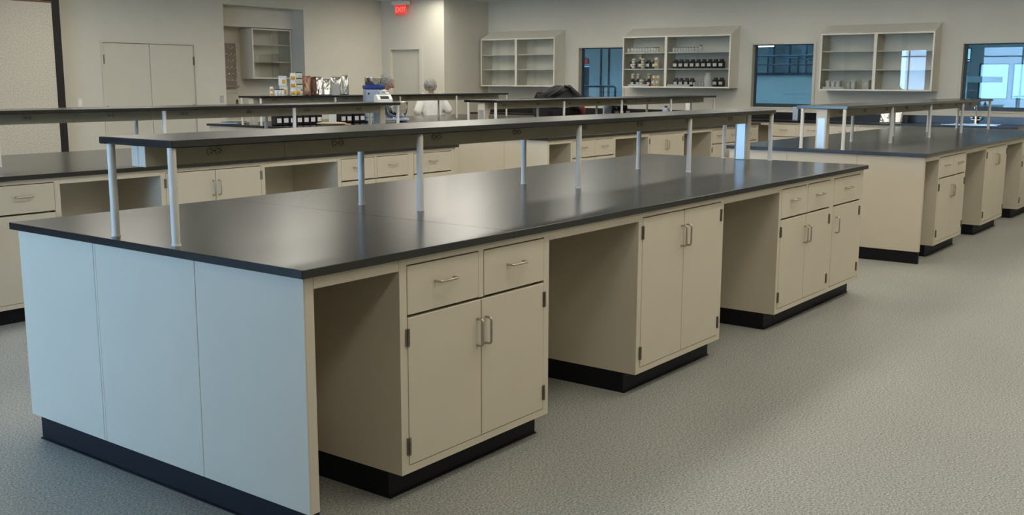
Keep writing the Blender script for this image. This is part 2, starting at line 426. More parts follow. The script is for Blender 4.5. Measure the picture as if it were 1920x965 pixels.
for k, (xx, yy, ww) in enumerate(((21.6, 7.82, .06), (21.6, 7.42, .06), (21.2, 6.85, .05))):
    tag(obj('steel_column', MB().box(xx, xx+.12, yy-ww, yy+ww, 1.62, HZ), 'hall_mid'),
        '%s of three dark steel columns seen through the middle window' % ('leftmost', 'middle', 'rightmost')[k], 'column', 'columns in the hall')
rl = thing('floor_railing', 'low blue pipe railing seen through the left window', 'railing', (16.0, 0, 0))
obj('rail', MB().tube([(0, 9.6, 1.40), (0, 8.72, 1.40), (0, 8.68, 1.38), (0, 8.68, 0)], .022, 8), 'rail', rl)
for y in (9.0, 8.96): obj('post', MB().tube([(0, y, 0), (0, y, 1.385)], .014, 8), 'rail', rl)
obj('post', MB().tube([(0, 9.6, 0), (0, 9.6, 1.39)], .018, 8), 'rail', rl)
for k, (hx, hy, hz) in enumerate(((17.6, 6.25, 2.21), (16.5, 11.5, 3.2), (16.5, 1.5, 3.2))):  # first stands in for a reflected ceiling light; others added to brighten the hall
    t = thing('hall_fill', ('added glow standing in for a reflected light in the middle window', 'added lamp brightening the hall beyond the left window', 'added lamp brightening the hall beyond the right window')[k], 'lamp', (hx, hy, hz))
    obj('shade', MB().bbox(-.12, .12, -.20, .20, .0, .05, .01), 'white', t)
    obj('glow_block', MB().bbox(-.10, .10, -.18, .18, -.025, 0, .006), 'hall_fill_glow', t)
    obj('cord', MB().tube([(0, 0, .05), (0, 0, HZ-hz)], .006, 6), 'black', t)

# ------------------------------------------------------------------ ceiling lights
def troffer(x, y, rz=0):
    t = thing('ceiling_light', 'recessed rectangular fluorescent ceiling light with flat diffuser', 'light', (x, y, ZC), rz, 'fluorescent ceiling lights')
    obj('frame', cached('troffer_frame', lambda: MB().box(-.62, .62, -.32, -.30, -.025, 0).box(-.62, .62, .30, .32, -.025, 0).box(-.62, -.60, -.30, .30, -.025, 0).box(.60, .62, -.30, .30, -.025, 0)), 'white', t)
    obj('diffuser', cached('troffer_diff', lambda: MB().box(-.60, .60, -.30, .30, -.018, -.010)), 'light_diffuser', t)
for x, y in ((-1.5, -1.8), (1.2, -3.4), (3.8, -3.4), (6.4, -3.4), (9.2, -3.2),  # first light added to warm the nearest bench end
             (1.2, -0.9), (3.8, -0.9), (6.4, -0.9), (9.0, -0.9), (11.6, -0.9),
             (1.4, 1.6), (3.4, 1.6), (5.4, 1.6), (7.4, 1.6), (9.4, 1.6), (11.4, 1.6),
             (1.4, 4.1), (3.4, 4.1), (5.4, 4.1), (7.4, 4.1), (9.4, 4.1), (11.6, 4.1),
             (1.4, 6.6), (3.4, 6.6), (5.4, 6.6), (9.6, 6.9), (11.6, 6.6),
             (3.4, 9.1), (5.7, 9.9), (8.3, 9.3), (10.2, 7.9), (11.2, 8.75), (11.5, 10.0)):  # some rear lights added to strengthen the bright streak on the nearest worktop
    troffer(x, y)

# ------------------------------------------------------------------ bench modules
ZT, TH, ZB, OV, TK, LX, LY = 0.930, 0.029, 0.1024, 0.025, 0.069, 5.312, 1.80
ZU = ZT-TH
KD = 0.60           # depth of the cabinets
def handle_mesh():
    h = .0525; p = [(-h, 0, 0), (-h, -.018, 0), (-h+.003, -.025, 0), (-h+.010, -.029, 0), (h-.010, -.029, 0), (h-.003, -.025, 0), (h, -.018, 0), (h, 0, 0)]
    return MB().tube(p, .0048, 8)
def hinge_mesh():
    m = MB().box(-.010, .010, -.003, .004, -.032, .032)
    for k in range(5): m.tube([(0, -.005, -.032+k*.0128+.0006), (0, -.005, -.032+(k+1)*.0128-.0006)], .0048, 8)
    return m
def add_handle(p, x, z, vertical):
    obj('handle', cached('handle', handle_mesh), 'steel', p, (x, OV-.002, z), (0, PI/2 if vertical else 0, 0))
def add_hinge(p, x, z):
    obj('hinge', cached('hinge', hinge_mesh), 'hinge_steel', p, (x, OV-.002, z))
def front(name, parent, x0, x1, z0, z1):
    g = .0026
    key = (name, round(x1-x0, 4), round(z1-z0, 4))
    return obj(name, cached(key, lambda: MB().bbox(g, x1-x0-g, OV-.002, OV+.018, g, z1-z0-g-.003, .0015)), 'paint', parent, (x0, 0, z0))
def cab_body(w, kind):
    m = MB()
    m.box(0, .018, OV+.0, KD, ZB, ZU).box(w-.018, w, OV, KD, ZB, ZU)                # sides (front edge = outer stile)
    m.box(.018, w-.018, OV+.022, KD, ZB, ZB+.018).box(.018, w-.018, KD-.012, KD, ZB+.018, ZU)
    m.box(.018, .037, OV, OV+.02, ZB, ZU).box(w-.037, w-.018, OV, OV+.02, ZB, ZU)   # stiles
    m.box(.037, w-.037, OV, OV+.02, ZB, .131).box(.037, w-.037, OV, OV+.02, .874, ZU)
    m.box(.037, w-.037, OV+.060, OV+.066, .131, .874)                               # dust panel close behind the fronts
    if kind == 'two': m.box(w/2-.015, w/2+.015, OV, OV+.0195, .690, .874)
    return m
def toe_mesh(w):
    m = MB().box(0, w, OV+TK, KD, 0, ZB)
    m.box(.0, w, OV+TK-.008, OV+TK, 0, .006)
    return m
def base_cabinet(kind, w, loc, rz, label, group, z_tall_hinge=.80):
    t = thing('base_cabinet', label, 'cabinet', loc, rz, group)
    obj('body', cached(('cabinet_body', kind, round(w, 3)), lambda: cab_body(w, kind)), 'paint', t)
    obj('toe_kick', cached(('toe_kick', round(w, 3)), lambda: toe_mesh(w)), 'rubber', t)
    a, b, c = .037, w-.037, w/2
    if kind == 'two':
        for x0, x1 in ((a, c-.015), (c+.015, b)):
            d = front('drawer', t, x0, x1, .690, .874)
            obj('handle', cached('handle', handle_mesh), 'steel', d, ((x1-x0)/2, OV-.002, .105))
    if kind == 'one':
        d = front('drawer', t, a, b, .690, .874); obj('handle', cached('handle', handle_mesh), 'steel', d, ((b-a)/2, OV-.002, .105))
    top = .874 if kind == 'tall' else .687
    hz = .74 if kind == 'tall' else .556
    hh = .80 if kind == 'tall' else .611
    if kind in ('two', 'tall'):
        for x0, x1, hx, gx in ((a, c, c-.026-a, 0), (c, b, .026, b-c)):
            d = front('door', t, x0, x1, .131, top)
            obj('handle', cached('handle', handle_mesh), 'steel', d, (hx, OV-.002, hz-.131), (0, PI/2, 0))
            for z in (hh, .205): obj('hinge', cached('hinge', hinge_mesh), 'hinge_steel', d, (gx, OV-.002, z-.131))
    if kind == 'one':
        d = front('door', t, a, b, .131, top)
        obj('handle', cached('handle', handle_mesh), 'steel', d, (.055, OV-.002, hz-.131), (0, PI/2, 0))
        for z in (hh, .205): obj('hinge', cached('hinge', hinge_mesh), 'hinge_steel', d, (b-a, OV-.002, z-.131))
    return t
def knee_space(w, loc, rz, label, group):
    t = thing('knee_space_frame', label, 'bench frame', loc, rz, group)
    obj('apron', cached(('apron', round(w, 3)), lambda: MB().bbox(.001, w-.001, OV, OV+.02, .857, ZU, .001)), 'paint', t)
    obj('back_panel', cached(('knee_back', round(w, 3)), lambda: MB().box(.001, w-.001, KD-.02, KD, 0.0, ZU)), 'paint', t)
def end_panel(loc, label, group, mirror=False, last=False):
    t = thing('bench_end', label, 'bench end', loc, 0, group)
    s = -1 if mirror else 1
    def bx(x0, x1, *r, rr=.0012):
        return MB().bbox(min(s*x0, s*x1), max(s*x0, s*x1), *r, rr)
    th = .024 if last else .043
    obj('core', cached(('panel_core', s, th), lambda: bx(.0045, th, 0, LY-2*OV, ZB, ZU)), 'paint', t)
    for k, (y0, y1) in enumerate(((0, .560), (.5625, 1.182), (1.198, LY-2*OV))):
        obj('panel', cached(('panel', s, k), lambda y0=y0, y1=y1: bx(0, .005, y0, y1, ZB, ZU-.001, rr=.001)), 'paint', t)
    obj('filler_strip', cached(('strip', s), lambda: bx(.0005, .005, 1.1835, 1.1965, ZB, ZU-.001, rr=.0005)), 'paint', t)
    y0 = TK if last else .004
    obj('base', cached(('panel_base', s, th), lambda: MB().box(min(s*.012, s*th), max(s*.012, s*th), y0, LY-2*OV-.05, 0, ZB).box(min(s*.004, s*th), max(s*.004, s*th), y0, LY-2*OV-.05, 0, .006)), 'rubber', t)

SLABS = [0, 1.10, 2.66, 4.21, LX]
PXS = [.055+(LX-.11)*i/4 for i in range(5)]
def outlet_mesh():
    m = MB()
    for dx in (-.019, .019):
        m.lathe([(.0165, 0), (.0165, .004), (.014, .005)], 16, dx, 0, 0)
    return m
def slot_mesh():
    m = MB()
    for dx in (-.019, .019):
        m.box(dx-.003, dx+.003, .004, .0085, .0045, .0056).box(dx-.003, dx+.003, -.0085, -.004, .0045, .0056)
        m.lathe([(.003, .0045), (.003, .0056)], 8, dx+.009, 0, 0)
    m.lathe([(.003, .002), (.003, .004)], 8, 0, 0, 0)
    return m
def reagent_shelf(loc, column_far, label):
    t = thing('reagent_shelf', label, 'shelf', loc, 0, 'raised shelves on the benches')
    obj('shelf_board', cached('shelf_board', lambda: MB().bbox(.04, LX-.04, .698, 1.157, 1.279, 1.3056, .003)), 'epoxy', t)
    for x in PXS:
        for y in (.7264, 1.1033):
            p = obj('post', cached('shelf_post', lambda: MB().lathe([(.0152, .003), (.0152, 1.279-ZT)], 18)), 'post', t, (x, y, ZT))
            obj('foot_ring', cached('foot_ring', lambda: MB().lathe([(.0175, 0), (.0175, .006), (.0155, .008)], 18)), 'post', p)
    x0, x1 = (.06, 5.245) if column_far else (LX-5.245, LX-.06)
    r = obj('raceway', cached(('raceway', column_far), lambda: MB().box(x0+.003, x1-.003, .8935, .9725, 1.206, 1.279)), 'raceway', t)
    n = 8; st = (x1-x0)/n
    for k in range(n):
        obj('cover_plate', cached(('cover_plate', round(st, 4)), lambda: MB().box(.001, st-.001, .890, .8935, 1.203, 1.2785)), 'raceway', r, (x0+k*st, 0, 0))
        if k < n:
            o = obj('outlet', cached('outlet', outlet_mesh), 'outlet', r, (x0+k*st+(.30 if column_far else .35), .890, 1.247), (PI/2, 0, 0))
            # the slots are black marks on the outlet face
            sl = cached('outlet_slots', slot_mesh)
            o2 = obj('outlet_slots', sl, 'black', r, o.location, (PI/2, 0, 0))
    for side, xx in (('a', x0), ('b', x1)):
        for y0, y1 in ((.8905, .9325), (.9335, .9755)):
            obj('end_cap', cached(('end_cap', round(y0, 3)), lambda: MB().bbox(-.003, .003, y0, y1, 1.202, 1.2785, .001)), 'paint', r, (xx, 0, 0))
    cx = 5.215 if column_far else LX-5.215
    c = obj('service_column', cached('service_column', lambda: MB().bbox(-.035, .035, .884, .980, ZT, 1.279, .002)), 'paint', t, (cx, 0, 0))
    obj('column_cover', cached('column_cover', lambda: MB().bbox(-.0365, -.0345, .898, .966, ZT+.004, 1.2, .0005)), 'aluminium', c)
def bench(x0, y0, column_far, where, sl, near=True):
    g = 'cabinets of the island benches'
    w = thing('worktop', 'black epoxy worktop of %s' % where, 'worktop', (x0, y0, 0), 0, 'black island worktops')
    for a, b in zip(SLABS, SLABS[1:]):
        obj('slab', cached(('slab', round(a, 2)), lambda: MB().bbox(a+.0004, b-.0004, 0, LY, ZU, ZT, .0016)), 'epoxy', w)
    end_panel((x0+OV, y0+OV, 0), 'pale three-part end panel at the left end of %s' % where, 'bench end panels')
    end_panel((x0+LX-OV, y0+OV, 0), 'end panel closing the far right end of %s' % where, 'bench end panels', mirror=True, last=True)
    X = [.068, .465, 1.379, 2.120, 3.034, 3.790, 4.672, 5.263]
    knee_space(X[1]-X[0], (x0+X[0], y0, 0), 0, 'narrow knee space at the left end of %s' % where, 'knee spaces')
    base_cabinet('two', X[2]-X[1], (x0+X[1], y0, 0), 0, 'first cabinet from the left on %s, two drawers over two doors' % where, g)
    knee_space(X[3]-X[2], (x0+X[2], y0, 0), 0, 'wide knee space left of the tall doors on %s' % where, 'knee spaces')
    base_cabinet('tall', X[4]-X[3], (x0+X[3], y0, 0), 0, 'cabinet with two tall doors and no drawers on %s' % where, g)
    knee_space(X[5]-X[4], (x0+X[4], y0, 0), 0, 'wide knee space right of the tall doors on %s' % where, 'knee spaces')
    base_cabinet('two', X[6]-X[5], (x0+X[5], y0, 0), 0, 'two-drawer two-door cabinet near the right end of %s' % where, g)
    base_cabinet('one', X[7]-X[6], (x0+X[6], y0, 0), 0, 'narrow cabinet with one drawer and one door on %s' % where, g)
    # closed core behind the knee spaces and cabinets
    c = tag(obj('bench_core', cached('bench_core', lambda: MB().box(.075, LX-.055, KD+.002, LY-OV-.02, 0.0, ZU-.002)), 'paint', None, (x0, y0, 0)),
            'plain inner carcass behind the cabinets of %s' % where, 'bench frame', 'bench cores')
    reagent_shelf((x0, y0, 0), column_far, sl)
MX, MY = 6.675, 3.766
RX, RY = 6.756, 0.0
LXX, LYY = 0.0, 3.816
BX, BY = 6.62, 7.56
bench(0, 0, True, 'the nearest bench', 'raised black shelf on posts above the nearest bench')
bench(LXX, LYY, True, 'the bench behind left', 'raised shelf crossing the left edge of the picture')
bench(RX, RY, False, 'the bench at far right', 'raised shelf above the right-hand bench near the sink')
bench(MX, MY, False, 'the middle far bench', 'raised shelf in front of the dark bag')
bench(BX, BY, False, 'the rear bench', 'raised shelf carrying the pouches and tubs')

# ------------------------------------------------------------------ bench along the far wall
FX = 12.945
w = thing('side_worktop', 'long black worktop with backsplash along the windowed wall', 'worktop', (FX, 0, 0))
# slabs with an opening for the sink
SY0, SY1, SX0, SX1 = 0.86, 1.56, 13.06, 13.44
for a, b in ((9.98, 7.5), (7.5, 5.0), (5.0, 2.6)):
    obj('slab', MB().bbox(0, XE-FX, b+.0006, a-.0006, ZU, ZT, .003), 'epoxy', w)
obj('slab', MB().box(0, XE-FX, SY1, 2.5994, ZU, ZT).box(0, XE-FX, .56, SY0, ZU, ZT).box(0, SX0-FX, SY0, SY1, ZU, ZT).box(SX1-FX, XE-FX, SY0, SY1, ZU, ZT), 'epoxy', w)
obj('backsplash', MB().bbox(XE-FX-.02, XE-FX, .56, 9.98, ZT, ZT+.105, .002), 'epoxy', w)
seq = [('two', .914), ('two', .914), ('tall', .914), ('two', .914), ('two', .914), ('one', .617), ('knee', .70), ('two', .914), ('two', .914), ('tall', .80), ('one', .79)]
y = 9.96; k = 0
for kind, ww in seq:
    if kind == 'knee': knee_space(ww, (FX, y, 0), -PI/2, 'knee space in the bench along the windowed wall', 'knee spaces')
    else:
        base_cabinet(kind, ww, (FX, y, 0), -PI/2, '%s cabinet from the left in the bench under the windows' % ORD[k], 'cabinets under the far windows'); k += 1
    y -= ww
tag(obj('end_filler', MB().box(FX+OV, XE-.001, .575, y-.002, 0, ZU-.001), 'paint'), 'plain filler panel at the sink end of the wall bench', 'panel')
# sink
t = thing('sink', 'steel sink set into the wall bench', 'sink', ((SX0+SX1)/2, (SY0+SY1)/2, ZT))
hx, hy = (SX1-SX0)/2, (SY1-SY0)/2
r = .012
obj('rim', MB().box(-hx-r, hx+r, -hy-r, -hy+.006, 0, .006).box(-hx-r, hx+r, hy-.006, hy+r, 0, .006).box(-hx-r, -hx+.006, -hy+.006, hy-.006, 0, .006).box(hx-.006, hx+r, -hy+.006, hy-.006, 0, .006), 'mirror_steel', t)
b = MB().box(-hx+.004, -hx+.007, -hy+.004, hy-.004, -.025, 0).box(hx-.007, hx-.004, -hy+.004, hy-.004, -.025, 0).box(-hx+.007, hx-.007, -hy+.004, -hy+.007, -.025, 0).box(-hx+.007, hx-.007, hy-.007, hy-.004, -.025, 0)
b.box(-hx+.004, hx-.004, -hy+.004, hy-.004, -.028, -.025)
obj('basin', b, 'mirror_steel', t)
def faucet(loc, rz, label):
    t = thing('faucet', label, 'faucet', loc, rz)
    obj('base', MB().lathe([(.026, 0), (.026, .012), (.018, .02), (.016, .10), (.012, .11)], 16), 'mirror_steel', t)
    obj('spout', MB().tube([(0, 0, .10), (0, 0, .24), (0, -.015, .275), (0, -.05, .295), (0, -.09, .285), (0, -.11, .25), (0, -.11, .21)], .009, 10), 'mirror_steel', t)
    for sx in (-1, 1):
        h = obj('tap', MB().tube([(sx*.012, 0, .06), (sx*.055, 0, .06), (sx*.06, 0, .066), (sx*.06, 0, .085)], .008, 8), 'mirror_steel', t)
        obj('lever', MB().bbox(sx*.06-.02, sx*.06+.02, -.006, .006, .085, .095, .003), 'mirror_steel', h)
faucet((13.50, 1.23, ZT), -PI/2, 'chrome gooseneck faucet behind the steel sink')

# ------------------------------------------------------------------ wall cabinets with sliding glass
def wall_cabinet(name_label, y_left, y_right, divider, z0=1.41, z1=2.258, ztop=2.40):
    """front faces -X. local x runs to the right (-Y), local y into the wall"""
    D = .33; Wd = y_left-y_right; t = .022
    o = thing('glass_cabinet', name_label, 'wall cabinet', (XE-D, y_left, z0), -PI/2, 'glass-fronted wall cabinets')
    H = z1-z0; dv = y_left-divider
    b = MB().box(0, t, 0, D, 0, H).box(Wd-t, Wd, 0, D, 0, H).box(t, Wd-t, 0, D, 0, t).box(t, Wd-t, 0, D, H-t, H).box(t, Wd-t, D-.01, D, t, H-t)
    b.box(dv-.022, dv+.022, 0, D-.01, t, H-t)
    obj('body', b, 'cabinet_white', o)
    obj('sloping_top', MB().prism([(0, H), (D, H), (D, ztop-z0)], 0, 0, Wd), 'cabinet_white', o)
    for k, z in enumerate((.303, .570)):
        for a, bb in ((t, dv-.022), (dv+.022, Wd-t)):
            obj('shelf', MB().bbox(a+.001, bb-.001, .035, D-.011, z-.009, z+.009, .001), 'cabinet_white', o)
    for a, bb in ((t, dv-.022), (dv+.022, Wd-t)):
        m = (a+bb)/2
        p = obj('glass_pane', MB().box(a+.001, m+.03, .020, .025, t+.001, H-t-.001), 'cabinet_glass', o)
        p = obj('glass_pane', MB().box(m-.03, bb-.001, .008, .013, t+.001, H-t-.001), 'cabinet_glass', o)
        for zz in (.10, .68):
            obj('shelf_pin', cached('shelf_pin', lambda: MB().lathe([(.006, 0), (.006, .006)], 8)), 'black', o, (a, .05, zz), (0, PI/2, 0))
    return o
CZ0 = 1.41
wall_cabinet('empty white wall cabinet with glass doors, leftmost on the windowed wall', 9.96, 8.28, 9.14, 1.405, 2.268, 2.41)
wall_cabinet('white wall cabinet filled with jars and dark bottles', 6.875, 4.895, 6.05, 1.402, 2.245, 2.39)
wall_cabinet('white wall cabinet with window reflection, rightmost on the windowed wall', 3.435, 1.795, 2.62, 1.38, 2.215, 2.35)

# ------------------------------------------------------------------ jars and bottles
def jar(kind, loc, rz, label, group, sc=1.0, lid=None):
    """labels face local -Y"""
    A0, A1 = -PI/2-.75, -PI/2+.75
    if kind == 'white_jar':
        t = thing('white_jar', label, 'jar', loc, rz, group)
        obj('body', cached('wj', lambda: MB().lathe([(.020, 0), (.023, .003), (.023, .062), (.018, .070)], 16)), 'white_plastic', t)
        obj('cap', cached('wjc', lambda: MB().lathe([(.0195, .071), (.0195, .083), (.018, .085)], 16)), 'jar_cap', t)
        obj('paper_label', cached('wjl', lambda: MB().band(.0232, .016, .05, A0, A1)), 'label_white', t)
    elif kind == 'dark_bottle':
        t = thing('dark_bottle', label, 'bottle', loc, rz, group)
        obj('body', cached('db', lambda: MB().bbox(-.046, .046, -.046, .046, 0, .118, .012, 2).lathe([(.040, .116), (.034, .126)], 16)), 'dark_glass', t)
        obj('cap', cached('dbc', lambda: MB().lathe([(.036, .124), (.036, .150), (.033, .153)], 18)), 'black_plastic', t)
        obj('paper_label', cached('dbl', lambda: MB().box(-.032, .032, -.0475, -.0462, .035, .085)), 'label_white', t)
    elif kind == 'tan_jar':
        t = thing('tan_jar', label, 'jar', loc, rz, group)
        obj('body', cached('tj', lambda: MB().lathe([(.030, 0), (.033, .004), (.033, .060), (.028, .066)], 16)), 'tan_powder', t)
        obj('cap', cached('tjc', lambda: MB().lathe([(.031, .064), (.031, .082), (.029, .084)], 16)), lid or 'white_plastic', t)
        obj('paper_label', cached('tjl', lambda: MB().band(.0332, .012, .045, A0, A1)), 'label_white', t)
    elif kind == 'yellow_jar':
        t = thing('yellow_jar', label, 'jar', loc, rz, group)
        obj('body', cached('yj', lambda: MB().lathe([(.033, 0), (.036, .004), (.036, .062), (.030, .068)], 16)), 'white_plastic', t)
        obj('cap', cached('yjc', lambda: MB().lathe([(.033, .066), (.033, .086), (.031, .088)], 16)), lid or 'white_plastic', t)
        obj('paper_label', cached('yjl', lambda: MB().band(.0362, .012, .052, A0, A1)), 'label_yellow', t)
    elif kind == 'jug':
        t = thing('jug', label, 'jug', loc, rz, group)
        obj('body', cached('jg', lambda: MB().lathe([(.058, 0), (.064, .008), (.064, .150), (.045, .180)], 20)), 'white_plastic', t)
        obj('cap', cached('jgc', lambda: MB().lathe([(.046, .178), (.046, .214), (.042, .220)], 20)), 'white', t)
    elif kind == 'clear_jar':
        t = thing('clear_jar', label, 'jar', loc, rz, group)
        obj('body', cached('cj', lambda: MB().lathe([(.020, 0), (.023, .003), (.023, .058), (.020, .064)], 16)), 'frosted', t)
        obj('cap', cached('cjc', lambda: MB().lathe([(.022, .062), (.022, .074)], 16)), 'aluminium', t)
    if sc != 1.0: t.scale = (sc, sc, sc)
    return t
# positions on the jar cabinet: distance along the wall from the picture of the shelves
cb = 1.402; TOP = cb+.579+.0005; MID = cb+.312+.0005; BOT = cb+.0225
def wy(u):      # along the shelf, 0 at the left end of the left bay
    return 6.875-u
def row(kind, us, x, z, place, kindname, sc=1.0, lid=None, names=None):
    n = len(us)
    for i, u in enumerate(us):
        lab = '%s %s from left %s' % (ORD[i], kindname, place) if n > 1 else '%s %s' % (kindname, place)
        jar(kind, (x, wy(u), z), -PI/2, lab, kindname+'s in the jar cabinet', sc, lid)
fxj = XE-.33+.10
row('white_jar', [.085, .155, .215, .265, .315, .378, .432, .484, .545, .593, .645], fxj-.04, TOP, 'on top left shelf of jar cabinet', 'small white jar')
row('white_jar', [.945, .998, 1.05, 1.10, 1.15, 1.20, 1.25, 1.305, 1.365], fxj-.04, TOP, 'on top right shelf of jar cabinet', 'small white jar', .92)
jar('white_jar', (fxj-.04, wy(1.43), TOP), -PI/2, 'tallest white jar on the top right shelf of the jar cabinet', 'jars', 1.25)
row('dark_bottle', [.115, .265, .410, .54], fxj+.07, MID, 'on middle left shelf of jar cabinet', 'dark bottle', .98)
row('dark_bottle', [.945, 1.048, 1.151, 1.254, 1.357, 1.46, 1.563, 1.666, 1.769], fxj+.04, MID, 'on middle right shelf of jar cabinet', 'dark bottle', .98)
for k, (u, n) in enumerate(((.18, 2), (.36, 2))):
    for j in range(n):
        jar('tan_jar', (fxj-.03, wy(u), MID+j*.0845), -PI/2, '%s tan jar of the %s stack on middle left shelf of jar cabinet' % (('lower', 'upper')[j], ('left', 'right')[k]), 'tan jars')
jar('tan_jar', (fxj+.07, wy(.265), MID+.153*.98), -PI/2, 'tan jar standing on a dark bottle on middle shelf of jar cabinet', 'tan jars')
jar('yellow_jar', (fxj-.03, wy(.62), MID), -PI/2, 'lower yellow jar at right end of middle left shelf of jar cabinet', 'yellow jars', 1.05)
jar('yellow_jar', (fxj-.03, wy(.62), MID+.0885*1.05), -PI/2, 'upper yellow jar at right end of middle left shelf of jar cabinet', 'yellow jars', 1.05)
row('dark_bottle', [.115, .22, .325, .43, .535], fxj+.07, BOT, 'on bottom left shelf of jar cabinet', 'dark bottle', .80)
for k, u in enumerate((.115, .22, .43)):
    jar('tan_jar', (fxj+.07, wy(u), BOT+.153*.80), -PI/2, '%s tan jar standing on the bottom left dark bottles of jar cabinet' % ('left', 'middle', 'right')[k], 'tan jars')
jar('tan_jar', (fxj-.02, wy(.335), BOT+.0), -PI/2, 'tan jar in front of dark bottles on bottom left shelf of jar cabinet', 'tan jars', 1.3)
for k, (u, z) in enumerate(((.565, 0), (.645, 0), (.585, .089), (.66, .089))):
    jar('yellow_jar', (fxj-.03, wy(u), BOT+z), -PI/2, '%s %s yellow jar of four on bottom left shelf of jar cabinet' % (('lower', 'upper')[k//2], ('left', 'right')[k % 2]), 'yellow jars', 1.0)
row('dark_bottle', [.955, 1.05, 1.15, 1.245], fxj+.05, BOT, 'on bottom right shelf of jar cabinet', 'dark bottle', .90)
row('clear_jar', [1.315, 1.365, 1.415, 1.465], fxj, BOT, 'beside the white jug in jar cabinet', 'small clear jar', 1.0)
jar('jug', (fxj, wy(1.56), BOT), -PI/2, 'big white jug on the bottom right shelf of the jar cabinet', 'jugs')
for k, u in enumerate((1.675, 1.78)):
    jar('dark_bottle', (fxj+.04, wy(u), BOT), -PI/2, '%s dark bottle right of the white jug in jar cabinet' % ('left', 'right')[k], 'dark bottles', .95)
# low card strips standing along the bottom shelf
for k, (u0, u1) in enumerate(((.10, .50), (.80, 1.26))):
    tag(obj('card_strip', MB().box(XE-.33+.028, XE-.33+.031, wy(u1), wy(u0), BOT, BOT+.032), 'white'), 'low white card strip before bottles on the bottom %s shelf' % ('left', 'right')[k], 'card', 'card strips')
# clear tubs in the right cabinet
cb3 = 1.38+.0225
def tub(loc, wx, wy_, h, label):
    t = thing('plastic_tub', label, 'tub', loc, -PI/2, 'clear tubs in the right cabinet')
    obj('body', MB().bbox(-wx/2, wx/2, -wy_/2, wy_/2, 0, h, .008, 2), 'clear_plastic', t)
    obj('lid', MB().bbox(-wx/2-.003, wx/2+.003, -wy_/2-.003, wy_/2+.003, h, h+.012, .003), 'white_plastic', t)
    obj('paper_label', MB().box(-.010, .010, -wy_/2-.0016, -wy_/2-.0002, h*.35, h*.75), 'label_white', t)
for k, u in enumerate((.115, .19, .265, .42, .495)):
    tub((XE-.33+.11, 3.435-u, cb3), .066, .10, .112, '%s small clear tub from left in rightmost wall cabinet' % ORD[k])
tub((XE-.33+.12, 3.435-.68, cb3), .10, .12, .125, 'wider clear tub beside the divider in the rightmost wall cabinet')
tag(obj('card_strip', MB().box(XE-.33+.028, XE-.33+.031, 3.435-.37, 3.435-.05, cb3, cb3+.035), 'white'), 'low white card strip in front of the small clear tubs', 'card')

# ------------------------------------------------------------------ back wall details
# alcove cabinet, counter, drying rack, faucet
def alcove_cabinet():
    D = .33; Wd = .86; H = .845; t = .022; z0 = 1.53
    o = thing('alcove_cabinet', 'empty glass-fronted cabinet hanging in the alcove', 'wall cabinet', (9.525, AY-D, z0))
    obj('body', MB().box(0, t, 0, D, 0, H).box(Wd-t, Wd, 0, D, 0, H).box(t, Wd-t, 0, D, 0, t).box(t, Wd-t, 0, D, H-t, H).box(t, Wd-t, D-.01, D, t, H-t), 'cabinet_white', o)
    for z in (.285, .575): obj('shelf', MB().bbox(t+.001, Wd-t-.001, .035, D-.011, z-.009, z+.009, .001), 'cabinet_white', o)
    obj('glass_pane', MB().box(t+.001, Wd/2+.02, .020, .025, t+.001, H-t-.001), 'cabinet_glass', o)
    obj('glass_pane', MB().box(Wd/2-.02, Wd-t-.001, .008, .013, t+.001, H-t-.001), 'cabinet_glass', o)
alcove_cabinet()
base_cabinet('two', .84, (AX0+.005, 11.64, 0), 0, 'left base cabinet under the alcove counter', 'alcove base cabinets')
base_cabinet('tall', .84, (AX0+.85, 11.64, 0), 0, 'right base cabinet under the alcove counter', 'alcove base cabinets')
tag(obj('alcove_worktop', MB().bbox(AX0+.002, AX1-.002, 11.65, AY-.001, ZU, ZT, .003), 'epoxy'), 'black worktop inside the alcove', 'worktop')
t = thing('drying_rack', 'brown drying rack board with rows of white pegs', 'drying rack', (9.02, AY-.02, 1.40))
obj('board', MB().bbox(0, .40, 0, .02, 0, .72, .004), 'peg_board', t)
for r_ in range(6):
    for c_ in range(4):
        obj('peg', cached('peg', lambda: MB().tube([(0, 0, 0), (0, -.09, .035)], [.007, .010], 8)), 'white_plastic', t, (.05+c_*.095+(r_ % 2)*.03, 0, .07+r_*.11))
obj('drip_tray', MB().box(0, .40, -.06, 0, -.02, -.012).box(0, .40, -.06, -.055, -.012, .01), 'peg_board', t)
t = thing('pipe_stand', 'thin metal pipe bent over the alcove counter', 'pipe', (9.03, 12.05, ZT))
obj('pipe', MB().tube([(0, 0, 0), (0, 0, .345), (.01, 0, .36), (.03, 0, .365), (.22, 0, .365), (.235, 0, .355), (.24, 0, .34)], .008, 8), 'steel', t)
obj('base', MB().lathe([(.03, 0), (.03, .012)], 14), 'steel', t)
t = thing('spray_bottle', 'red bottle with black top standing in the alcove', 'bottle', (9.24, 12.02, ZT))
obj('body', MB().lathe([(.036, 0), (.04, .006), (.04, .16), (.018, .20)], 16), 'red_plastic', t)
obj('cap', MB().lathe([(.018, .20), (.02, .235), (.012, .25)], 12), 'black_plastic', t)
t = thing('light_switch', 'white light switch plate left of the double doors', 'switch', (6.127, YN, 1.18))
obj('plate', MB().bbox(-.036, .036, -.008, 0, -.058, .058, .003), 'white', t); obj('rocker', MB().bbox(-.014, .014, -.012, -.008, -.03, .03, .002), 'white_plastic', t)
t = thing('light_switch', 'grey steel switch plate left of the alcove', 'switch', (8.60, YN, 1.20))
obj('plate', MB().bbox(-.036, .036, -.008, 0, -.058, .058, .003), 'aluminium', t); obj('rocker', MB().bbox(-.008, .008, -.016, -.008, -.012, .012, .002), 'white_plastic', t)
